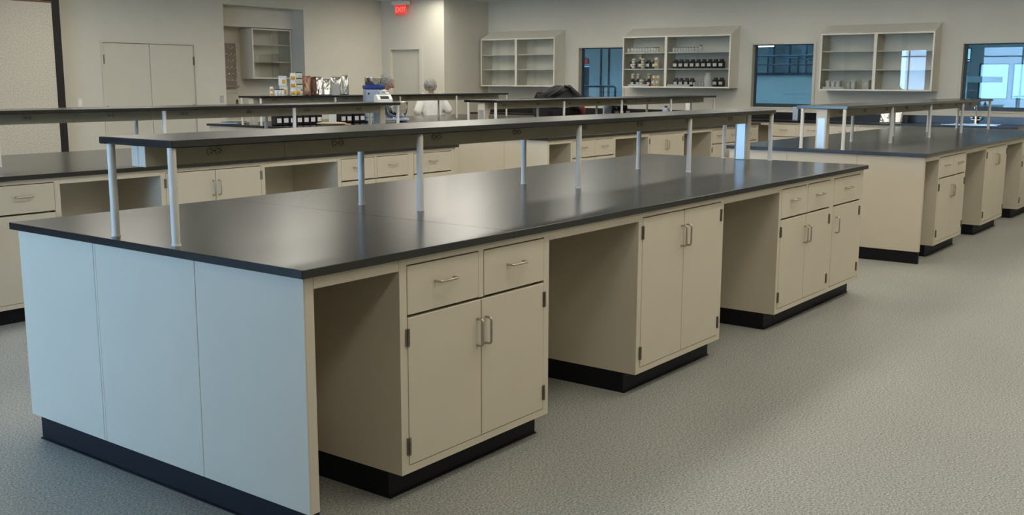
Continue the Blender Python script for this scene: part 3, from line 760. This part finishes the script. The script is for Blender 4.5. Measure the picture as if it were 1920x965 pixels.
# fabric partition panel
t = thing('partition_panel', 'tall beige fabric-covered partition panel with dark gap beside it', 'panel', (0, 11.30, 0))
obj('fabric_face', MB().bbox(2.4, 5.628, 0, .07, .02, 2.535, .004), 'fabric', t)
obj('top_trim', MB().bbox(2.4, 5.63, -.004, .075, 2.535, 2.56, .003), 'brown_trim', t)
obj('gap_strip', MB().box(5.60, 5.78, .07, .22, 0, ZC-.002), 'black', t)  # black strip put in for the shaded gap beside the panel
obj('foot_rail', MB().box(2.4, 5.60, 0.01, .07, 0, .02), 'black', t)
# exit sign
def text_mesh(s, size, depth):
    cu = bpy.data.curves.new('txt', 'FONT'); cu.body = s; cu.size = size; cu.extrude = depth; cu.align_x = 'CENTER'; cu.align_y = 'CENTER'; cu.resolution_u = 3
    o = bpy.data.objects.new('txt', cu); C.objects.link(o)
    dg = bpy.context.evaluated_depsgraph_get(); me = bpy.data.meshes.new_from_object(o.evaluated_get(dg)); bpy.data.objects.remove(o); bpy.data.curves.remove(cu)
    return me
t = thing('exit_sign', 'glowing red exit sign hanging above the single door', 'exit sign', (12.20, 10.98, ZC))
obj('canopy', MB().bbox(-.05, .05, -.19, .19, -.10, -.03, .004).box(-.03, .03, -.06, .06, -.03, 0), 'white', t)
f = obj('sign_face', MB().bbox(-.006, .006, -.14, .14, -.275, -.10, .003), 'exit_red', t)
me = text_mesh('EXIT', .13, .001); me.materials.clear()
obj('lettering', me, 'exit_letter', f, (-.008, 0, -.188), (PI/2, 0, -PI/2))

# ------------------------------------------------------------------ things on the rear bench shelf
SH = 1.3056
def on_b(u): return BX+u           # local x along the rear bench
FACE = -.75                        # turns labels towards the room's entrance side
yb = BY+.90
def stack(kind, x, y, n, label_fn, sc, lid=None, mats=None, hh=.0885):
    for j in range(n): jar(kind, (x, y, SH+j*hh*sc), FACE, label_fn(j), 'tubs on the rear shelf', sc, lid)
stack('yellow_jar', 6.92, yb-.1, 2, lambda j: '%s small yellow-label jar at the left of the rear shelf' % ('lower', 'upper')[j], .68)
for k in range(3):
    t = thing('pill_bottle', '%s of three white bottles with dark caps on the rear shelf' % ('left', 'middle', 'right')[k], 'bottle', (6.995+k*.052, yb-.1, SH), FACE, 'white bottles with dark caps')
    obj('body', cached('pb', lambda: MB().lathe([(.022, 0), (.024, .003), (.024, .068), (.017, .076)], 14)), 'white_plastic', t)
    obj('cap', cached('pbc', lambda: MB().lathe([(.019, .075), (.019, .092)], 14)), 'mixer_blue', t)
def tubbox(x, y, z, w_, h, label, lm='label_yellow'):
    t = thing('white_tub', label, 'tub', (x, y, z), FACE, 'tubs on the rear shelf')
    obj('body', MB().bbox(-w_/2, w_/2, -w_/2, w_/2, 0, h*.88, .012, 2), 'white_plastic', t)
    obj('lid', MB().bbox(-w_/2-.003, w_/2+.003, -w_/2-.003, w_/2+.003, h*.88, h-.0005, .006, 2), 'white', t)
    obj('paper_label', MB().box(-.005, w_/2-.012, -w_/2-.0014, -w_/2-.0002, h*.2, h*.62), lm, t)
tubbox(7.19, yb-.02, SH, .105, .130, 'lower large white tub with yellow label on the rear shelf')
tubbox(7.18, yb-.02, SH+.130, .105, .130, 'upper large white tub with yellow label on the rear shelf')
stack('yellow_jar', 7.245, yb-.15, 1, lambda j: 'yellow-label jar standing beside the large white tubs on rear shelf', 1.12)
stack('yellow_jar', 7.335, yb-.14, 1, lambda j: 'yellow-label jar between the large tubs and green-lidded jars', 1.12)
for j in range(2):
    jar('yellow_jar', (7.245, yb-.15, SH+.0992+j*.0992), FACE, '%s jar of the two stacked on the yellow-label jar' % ('lower', 'upper')[j], 'tubs on the rear shelf', 1.12)
for j in range(4):
    t = thing('green_lid_jar', '%s white jar with green lid in the stack of four' % ('lowest', 'second lowest', 'second highest', 'highest')[j], 'jar', (7.46, yb-.03, SH+j*.078), FACE, 'green-lidded jars')
    obj('body', cached('gj', lambda: MB().lathe([(.038, 0), (.041, .003), (.041, .060), (.037, .064)], 18)), 'white_plastic', t)
    obj('cap', cached('gjc', lambda: MB().lathe([(.042, .062), (.042, .076), (.040, .0775)], 18)), 'green_lid', t)
    obj('paper_label', cached('gjl', lambda: MB().band(.0412, .012, .052, -PI/2-.7, -PI/2+.7)), 'label_white', t)
def pouch(x, y, z, w_, h, m, label, seed, rz=FACE, label_m=None, d=.05):
    rnd = random.Random(seed)
    nx, nz = 12, 16; vs = []; fs = []
    cre = [(rnd.uniform(-.5, .5), rnd.uniform(.1, .95), rnd.uniform(-1.2, 1.2), rnd.uniform(.004, .012)) for _ in range(9)]
    for side in (-1, 1):
        for j in range(nz+1):
            v = j/nz
            th = d*(1-v)**.75*(1 if v < .9 else .25)+.0015
            for i in range(nx+1):
                u = i/nx-.5
                prof = max(0.0, 1-(2*abs(u))**2.5)
                off = th*(.25+.75*prof)
                for cu, cv, ca, cd in cre:
                    dist = (u-cu)*math.cos(ca)+(v-cv)*math.sin(ca)
                    off += cd*math.exp(-(dist/.05)**2)*(1 if v < .9 else .3)*prof*(1 if cu > 0 else -.8)
                ww = w_*(1-.10*math.sin(v*PI)+.03*math.sin(7*v+seed))
                vs.append((u*ww, side*max(off, .001), v*h*(1-.03*abs(math.sin(3*u+seed)))))
    n1 = (nx+1)*(nz+1)
    for s_ in (0, 1):
        for j in range(nz):
            for i in range(nx):
                a = s_*n1+j*(nx+1)+i; q = (a, a+1, a+nx+2, a+nx+1); fs.append(q if s_ == 0 else q[::-1])
    for j in range(nz):
        for i in (0, nx):
            a = j*(nx+1)+i; q = (a, a+nx+1, n1+a+nx+1, n1+a); fs.append(q)
    for i in range(nx):
        for j in (0, nz):
            a = j*(nx+1)+i; fs.append((a, a+1, n1+a+1, n1+a))
    t = thing('pouch', label, 'pouch', (x, y, z), rz, 'foil pouches')
    obj('bag', MB().add(vs, fs, True), m, t)
    obj('top_seal', MB().box(-w_*.46, w_*.46, -.003, .003, h*.955, h*.995), m, t)
    if label_m: obj('paper_label', MB().box(-.03, .03, -d-.012, -d-.010, h*.2, h*.42), label_m, t)
yp = yb-.02
pouch(7.60, yp, SH, .115, .265, 'foil_rose', 'rose metallic pouch with pale label next to the green-lidded jars', 3, label_m='kraft')
pouch(7.715, yp, SH, .09, .25, 'foil_brown', 'dark brown pouch between the rose and silver pouches', 5)
pouch(7.82, yp, SH, .125, .255, 'foil', 'leftmost silver pouch on the rear shelf', 8)
pouch(7.96, yp, SH, .13, .225, 'foil', 'short crumpled silver pouch left of the pale box', 11)
t = thing('pale_carton', 'pale grey carton between the silver pouches', 'carton', (8.085, yp-.05, SH), FACE)
obj('body', MB().bbox(-.055, .055, -.03, .03, 0, .150, .002), 'pale_box', t); obj('flap', MB().box(-.055, .055, -.0305, -.0295, .145, .158), 'pale_box', t)
pouch(8.19, yp+.05, SH, .16, .255, 'foil', 'wide silver pouch right of the pale carton', 14)
pouch(8.32, yp, SH, .10, .28, 'foil', 'tall narrow silver pouch, rightmost on the rear shelf', 17)

# ------------------------------------------------------------------ things on the rear bench worktop
yc = BY+.42
for k, x in enumerate((6.45, 6.565, 6.68, 6.795, 6.91, 7.025, 7.14)):
    jar('dark_bottle', (x+.30, yc+.10, ZT), 0, '%s square dark bottle from left in the long row on the rear bench' % ORD[k], 'dark bottles on the rear bench', 1.12)
t = thing('white_carton', 'small white carton between the rows of dark bottles', 'carton', (7.65, yc+.02, ZT), FACE)
obj('body', MB().bbox(-.05, .05, -.04, .04, 0, .155, .002), 'white', t); obj('flap', MB().box(-.05, .05, -.0405, -.0395, .145, .16), 'white', t)
for k, x in enumerate((7.80, 7.91, 8.05, 8.16)):
    jar('dark_bottle', (x, yc+.02, ZT), 0, '%s dark bottle of four right of the white carton' % ('first', 'second', 'third', 'last')[k], 'dark bottles on the rear bench', 1.12)
t = thing('folder', 'blue folder lying on the left end of the rear bench', 'folder', (6.78, BY+1.42, ZT), .5)
for i in range(3):
    obj('cover' if i != 1 else 'pages', MB().bbox(-.16, .16, -.115, .115, i*.011, i*.011+.010, .002), 'blue_folder' if i != 1 else 'white', t)
t = thing('paper_bag', 'flat tan paper bag lying before the dark bottles', 'bag', (7.42, BY+.22, ZT), FACE)
obj('bag', MB().ellipsoid((0, 0, .020), (.20, .11, .020), 20, 8), 'kraft', t)
obj('folded_end', MB().bbox(.17, .25, -.08, .08, .004, .012, .002), 'kraft', t)
# stand mixer
def mixer():
    t = thing('stand_mixer', 'blue and steel stand mixer with big bowl on the rear bench', 'mixer', (8.42, BY+.40, ZT), -.62)
    obj('base', MB().bbox(-.15, .46, -.16, .16, .02, .06, .02, 2), 'mixer_body', t)
    for sx in (-.11, .40):
        for sy in (-.12, .12): obj('foot', cached('mixer_foot', lambda: MB().lathe([(.025, 0), (.022, .022)], 12)), 'mixer_blue', t, (sx, sy, 0))
    c = obj('column', MB().bbox(-.15, .10, -.12, .12, .06, .46, .03, 3), 'mixer_body', t)
    obj('switch', MB().bbox(-.115, -.095, -.125, -.119, .385, .41, .002), 'black', c)
    obj('badge', MB().bbox(.02, .06, -.124, -.119, .37, .395, .004), 'steel', c)
    obj('blue_band', MB().bbox(-.155, .125, -.125, .125, .46, .515, .02, 3), 'mixer_blue', t)
    h = obj('hopper', MB().lathe([(.10, 0), (.115, .01), (.12, .10), (.124, .11), (.118, .112), (.112, .10), (.105, .012), (.0, .010)], 28, cap=False), 'mirror_steel', t, (-.02, 0, .512))
    obj('bowl_arm', MB().bbox(.10, .16, -.05, .05, .20, .24, .008), 'black_plastic', t)
    b = obj('bowl', MB().lathe([(.08, .065), (.13, .085), (.165, .14), (.175, .22), (.175, .275), (.184, .28), (.184, .286), (.172, .284), (.170, .22), (.158, .145), (.12, .095), (.0, .08)], 32, cap=False), 'mirror_steel', t, (.285, -.02, 0))
    obj('bowl_foot', MB().lathe([(.085, .058), (.085, .07)], 24), 'mirror_steel', b)
    obj('bowl_clamp', MB().bbox(.10, .135, -.06, .06, .15, .28, .006), 'black_plastic', t)
mixer()
t = thing('power_cord', 'thin black power cord curling left of the mixer', 'cord', (8.22, BY+.52, ZT))
obj('cable', MB().tube([(.0, .0, .03), (-.05, .02, .08), (-.10, .03, .085), (-.16, .02, .05), (-.24, .0, .02), (-.34, -.02, .006), (-.42, -.01, .006)], .005, 6), 'black_plastic', t)
obj('plug', MB().bbox(-.45, -.41, -.025, .005, 0, .02, .004), 'black_plastic', t)
# white balance on the left bench's shelf
t = thing('bench_scale', 'white tabletop scale at the right end of the left shelf', 'scale', (5.20, LYY+.86, SH), FACE+.2)
t.scale = (.85, .85, 1.35)
obj('body', MB().prism([(-.09, 0), (.09, 0), (.09, .045), (.0, .055), (-.09, .02)], 0, -.085, .085), 'white', t)
obj('pan_support', MB().lathe([(.035, .05), (.03, .068)], 16, 0, .03), 'white_plastic', t)
obj('pan', MB().lathe([(.05, .068), (.065, .072), (.067, .080), (.06, .079)], 24, 0, .03), 'mirror_steel', t)
obj('display', MB().add([(-.05, -.082, .0225), (.05, -.082, .0225), (.05, -.035, .0405), (-.05, -.035, .0405), (-.05, -.082, .0245), (.05, -.082, .0245), (.05, -.035, .0425), (-.05, -.035, .0425)], [(0, 3, 2, 1), (4, 5, 6, 7), (0, 1, 5, 4), (1, 2, 6, 5), (2, 3, 7, 6), (3, 0, 4, 7)]), 'black', t)

# ------------------------------------------------------------------ things on the middle far bench
def lumps(name, m, voxel, material, parent=None):
    me = m.mesh(name); o = obj(name, me, material, parent)
    r = o.modifiers.new('remesh', 'REMESH'); r.mode = 'VOXEL'; r.voxel_size = voxel; r.use_smooth_shade = True
    s = o.modifiers.new('smooth', 'SMOOTH'); s.factor = .5; s.iterations = 4
    return o
t = thing('duffel_bag', 'dark grey bag and jacket heap behind the middle shelf', 'bag', (8.86, 5.16, ZT), -.35)
t.scale = (.86, 1, 1)
m = MB().ellipsoid((0, 0, .185), (.42, .17, .175)).ellipsoid((-.18, .0, .25), (.24, .16, .17)).ellipsoid((.16, .02, .28), (.22, .15, .16)).ellipsoid((.02, 0, .38), (.24, .13, .15)).ellipsoid((-.34, -.02, .35), (.09, .08, .06))
m.capsule((-.15, -.12, .43), (.12, -.10, .50), .045, .03).capsule((.12, -.10, .50), (.33, -.06, .38), .04, .05).capsule((-.36, -.06, .40), (-.12, -.12, .46), .03, .035)
lumps('bag_body', m, .018, 'dark_cloth', t)
for pts in ([(-.30, -.14, .38), (-.20, -.175, .43), (-.08, -.16, .47)], [(.02, -.13, .52), (.10, -.145, .50), (.16, -.14, .44)], [(-.42, -.03, .38), (-.40, -.05, .43), (-.33, -.06, .435), (-.27, -.06, .41)]):
    obj('strap', MB().tube(pts, .014, 8), 'black', t)
obj('zip', MB().tube([(-.30, -.15, .27), (0, -.175, .25), (.3, -.13, .28)], .006, 6), 'steel', t)
t = thing('red_garment', 'crumpled dark red garment lying right of the dark bag', 'garment', (9.42, 5.08, ZT), -.3)
m = MB().ellipsoid((0, 0, .045), (.16, .09, .045)).ellipsoid((-.06, .01, .10), (.09, .07, .05)).capsule((-.02, -.02, .06), (.2, -.03, .03), .03, .025).ellipsoid((-.08, 0, .2), (.05, .05, .08))
lumps('cloth', m, .014, 'red_cloth', t)
t = thing('blue_carton', 'pale blue carton left of the pink-labelled bottle', 'carton', (9.80, 5.0, ZT), FACE)
obj('body', MB().bbox(-.05, .05, -.04, .04, 0, .27, .002), 'mixer_body', t); obj('flap', MB().box(-.05, .05, -.0405, -.0395, .26, .275), 'mixer_body', t)
for k, x in enumerate((9.93, 10.06, 10.22)):
    t = thing('dark_bottle', ('dark bottle with pink label on the middle far bench', 'dark bottle with white label right of the pink-labelled one', 'dark bottle half hidden by a post on the middle far bench')[k], 'bottle', (x, 4.98, ZT), -.1, 'dark bottles on the middle bench')
    obj('body', cached('tb', lambda: MB().bbox(-.055, .055, -.055, .055, 0, .21, .014, 2).lathe([(.045, .205), (.035, .225)], 16)), 'dark_glass', t)
    obj('cap', cached('tbc', lambda: MB().lathe([(.036, .222), (.036, .255)], 16)), 'black_plastic', t)
    obj('paper_label', cached('tbl', lambda: MB().box(-.04, .04, -.0565, -.0552, .11, .18)), ('pink_label', 'label_white', 'label_white')[k], t)
# on the wall bench
t = thing('paper_roll', 'white paper towel roll standing on the wall bench', 'paper roll', (13.2, 5.56, ZT))
obj('roll', MB().lathe([(.0, 0), (.055, 0), (.055, .26), (.02, .26), (.02, .20)], 24, cap=False), 'white', t); obj('core', MB().lathe([(.019, .0), (.019, .262)], 14), 'kraft', t)
t = thing('wash_bottle', 'pale blue wash bottle with dark cap on the wall bench', 'bottle', (13.2, 5.98, ZT), -PI/2)
obj('body', MB().bbox(-.05, .05, -.035, .035, 0, .15, .012, 2), 'mixer_body', t); obj('cap', MB().lathe([(.025, .15), (.025, .175), (.02, .18)], 14), 'black_plastic', t)
t = thing('towel_dispenser', 'pale blue dispenser box with dark side on the wall bench', 'dispenser', (13.25, 3.74, ZT), -PI/2)
obj('body', MB().bbox(-.055, .03, -.05, .05, 0, .20, .006), 'mixer_body', t); obj('side_cover', MB().bbox(.0305, .075, -.05, .05, 0, .17, .006), 'black_plastic', t)
pouch(13.22, 2.40, ZT, .17, .19, 'foil', 'left crumpled foil bag on the wall bench', 21, -PI/2-.2, d=.06)
pouch(13.25, 2.22, ZT, .13, .19, 'foil', 'right crumpled foil bag on the wall bench', 23, -PI/2+.2, d=.05)

# ------------------------------------------------------------------ people
def hand(m, wrist, d, palm_n, size=1.0):
    """five bent fingers on a palm; d = pointing direction, palm_n = palm normal"""
    d = Vector(d).normalized(); n = Vector(palm_n); n = (n-d*n.dot(d)).normalized(); s = d.cross(n)
    w = Vector(wrist); k = size
    m.capsule(w, w+d*.04*k, .024*k, .026*k)
    for i, off in enumerate((-.027, -.009, .009, .027)):
        a = w+d*.075*k+s*off*k; L = (.032, .036, .034, .026)[i]*k
        m.capsule(w+d*.02*k+s*off*.7*k, a, .013*k, .011*k, 8)
        b = a+(d*.9+n*.35).normalized()*L; c = b+(d*.55+n*.8).normalized()*L*.8
        m.capsule(a, b, .0095*k, .0088*k, 8); m.capsule(b, c, .0088*k, .0075*k, 8)
    a = w+d*.02*k-s*.028*k; b = a+(d*.6-s*.6+n*.4).normalized()*.036*k; c = b+(d*.9+n*.3).normalized()*.028*k
    m.capsule(a, b, .013*k, .010*k, 8); m.capsule(b, c, .010*k, .008*k, 8)
def person(loc, rz, label, H, lean, head_turn, head_pitch, elbows, hands):
    """local +Y is the way the person faces. elbows/hands: local points for left(-X) and right(+X)"""
    t = thing('person', label, 'person', loc, rz)
    k = H/1.62
    hip = Vector((0, -.02, .86*k)); chest = hip+Vector((0, math.sin(lean)*.34, math.cos(lean)*.34))*k
    neck = chest+Vector((0, math.sin(lean)*.16, math.cos(lean)*.16))*k
    hc = neck+Vector((0, .05+math.sin(lean)*.08, .14))*k
    body = MB(); coat = MB(); trousers = MB()
    # legs
    for s in (-1, 1):
        body.capsule(hip+Vector((s*.085*k, 0, -.02)), (s*.095*k, .01, .46*k), .078*k, .055*k)
        body.capsule((s*.095*k, .01, .46*k), (s*.10*k, -.02, .09*k), .055*k, .035*k)
        body.capsule((s*.10*k, -.03, .045*k), (s*.11*k, .12, .035*k), .038*k, .032*k)
    body.capsule(hip, chest, .115*k, .12*k); body.capsule(chest, neck, .10*k, .055*k); body.capsule(neck, hc-Vector((0, .01, .05))*k, .052*k, .05*k)
    sh = {}
    for s in (-1, 1):
        shp = chest+Vector((s*.165*k, 0, .095*k)); sh[s] = shp
        e = Vector(elbows[s]); h = Vector(hands[s])
        body.capsule(chest+Vector((s*.08*k, 0, .09*k)), shp, .06*k, .052*k)
        body.capsule(shp, e, .048*k, .037*k); body.capsule(e, h, .037*k, .026*k)
        hand(body, h, h-e, Vector((0, .2, -1)), k)
        coat.capsule(chest+Vector((s*.05*k, -.005, .085*k)), shp, .085*k, .070*k); coat.capsule(shp, e, .088*k, .082*k); coat.capsule(e, e.lerp(h, .85), .070*k, .055*k)
    # head
    R = Matrix.Rotation(head_turn, 3, 'Z') @ Matrix.Rotation(-head_pitch, 3, 'X')
    def hp(x, y, z): return hc+R @ Vector((x*k, y*k, z*k))
    body.ellipsoid(hc, (.075*k, .092*k, .112*k)); body.capsule(hp(0, .03, -.06), hp(0, .055, -.095), .052*k, .032*k)
    body.capsule(hp(0, .085, .015), hp(0, .112, -.022), .008*k, .015*k)
    for s in (-1, 1): body.capsule(hp(s*.076, -.005, .01), hp(s*.078, -.012, -.03), .014*k, .010*k, 8)
    body.capsule(hp(-.02, .092, -.055), hp(.02, .092, -.055), .009*k, .009*k, 8)
    b = lumps('body', body, .011, 'skin', t)
    for s in (-1, 1):
        obj('eye', MB().ellipsoid(hp(s*.031, .083, .018), (.012*k, .009*k, .009*k), 10, 6), 'white', b)
        obj('pupil', MB().ellipsoid(hp(s*.031, .091, .018), (.006*k, .004*k, .006*k), 8, 6), 'black', b)
    # lab coat over torso and arms to the knees
    coat.capsule(hip, chest, .145*k, .150*k); coat.capsule(chest, chest.lerp(neck, .72), .135*k, .075*k)
    for s in (-1, 1): coat.capsule(chest+Vector((s*.085*k, 0, .03*k)), hip+Vector((s*.07*k, 0, 0)), .115*k, .125*k)
    coat.capsule(hip, (0, 0, .52*k), .155*k, .165*k)
    c = lumps('lab_coat', coat, .014, 'coat', t)
    obj('collar', MB().tube([chest.lerp(neck, .74)+Vector((.07*k*math.cos(a), .06*k*math.sin(a), .0)) for a in [2*PI*i/14 for i in range(15)]], .016*k, 8), 'coat', c)
    for s in (-1, 1):
        trousers.capsule((s*.096*k, .008, .54*k), (s*.10*k, -.02, .10*k), .072*k, .055*k)
    lumps('trousers', trousers, .014, 'trousers', t)
    for s in (-1, 1):
        obj('shoe', MB().bbox(s*.105*k-.045, s*.105*k+.045, -.09, .17, 0, .075, .025, 2), 'shoe', t)
    # hair and net
    hr = MB().ellipsoid(hp(0, -.018, .025), (.083*k, .094*k, .105*k)); ho = obj('hair', hr, 'hair', t)
    net = MB(); nu, nv = 24, 12; vs = []; fs = []
    for j in range(nv+1):
        a = PI*.74*j/nv
        for i in range(nu):
            q = 2*PI*i/nu; puff = 1+.035*math.sin(9*q+j)+.03*math.sin(5*q-2*j)
            vs.append(hp(.120*puff*math.sin(a)*math.cos(q), -.036+.128*puff*math.sin(a)*math.sin(q), .022+.128*puff*math.cos(a)))
    for j in range(nv):
        for i in range(nu):
            w_ = (i+1) % nu; fs.append((j*nu+i, (j+1)*nu+i, (j+1)*nu+w_, j*nu+w_))
    net.add(vs, fs, True); obj('hair_net', net, 'hair_net', ho)
    return t
person((11.66, 9.76, 0), -.55, 'person in white lab coat and hair net working behind the rear bench', 1.523, .10, -.35, -.25,
       {-1: (-.275, -.04, .98), 1: (.29, -.02, 1.0)}, {-1: (-.19, .20, .99), 1: (.15, .22, 1.02)})
person((10.40, 9.74, 0), -2.3, 'person in hair net partly hidden behind the mixer', 1.60, .12, .3, -.35,
       {-1: (-.25, .05, 1.06), 1: (.25, .05, 1.06)}, {-1: (-.16, .26, 1.00), 1: (.16, .26, 1.00)})
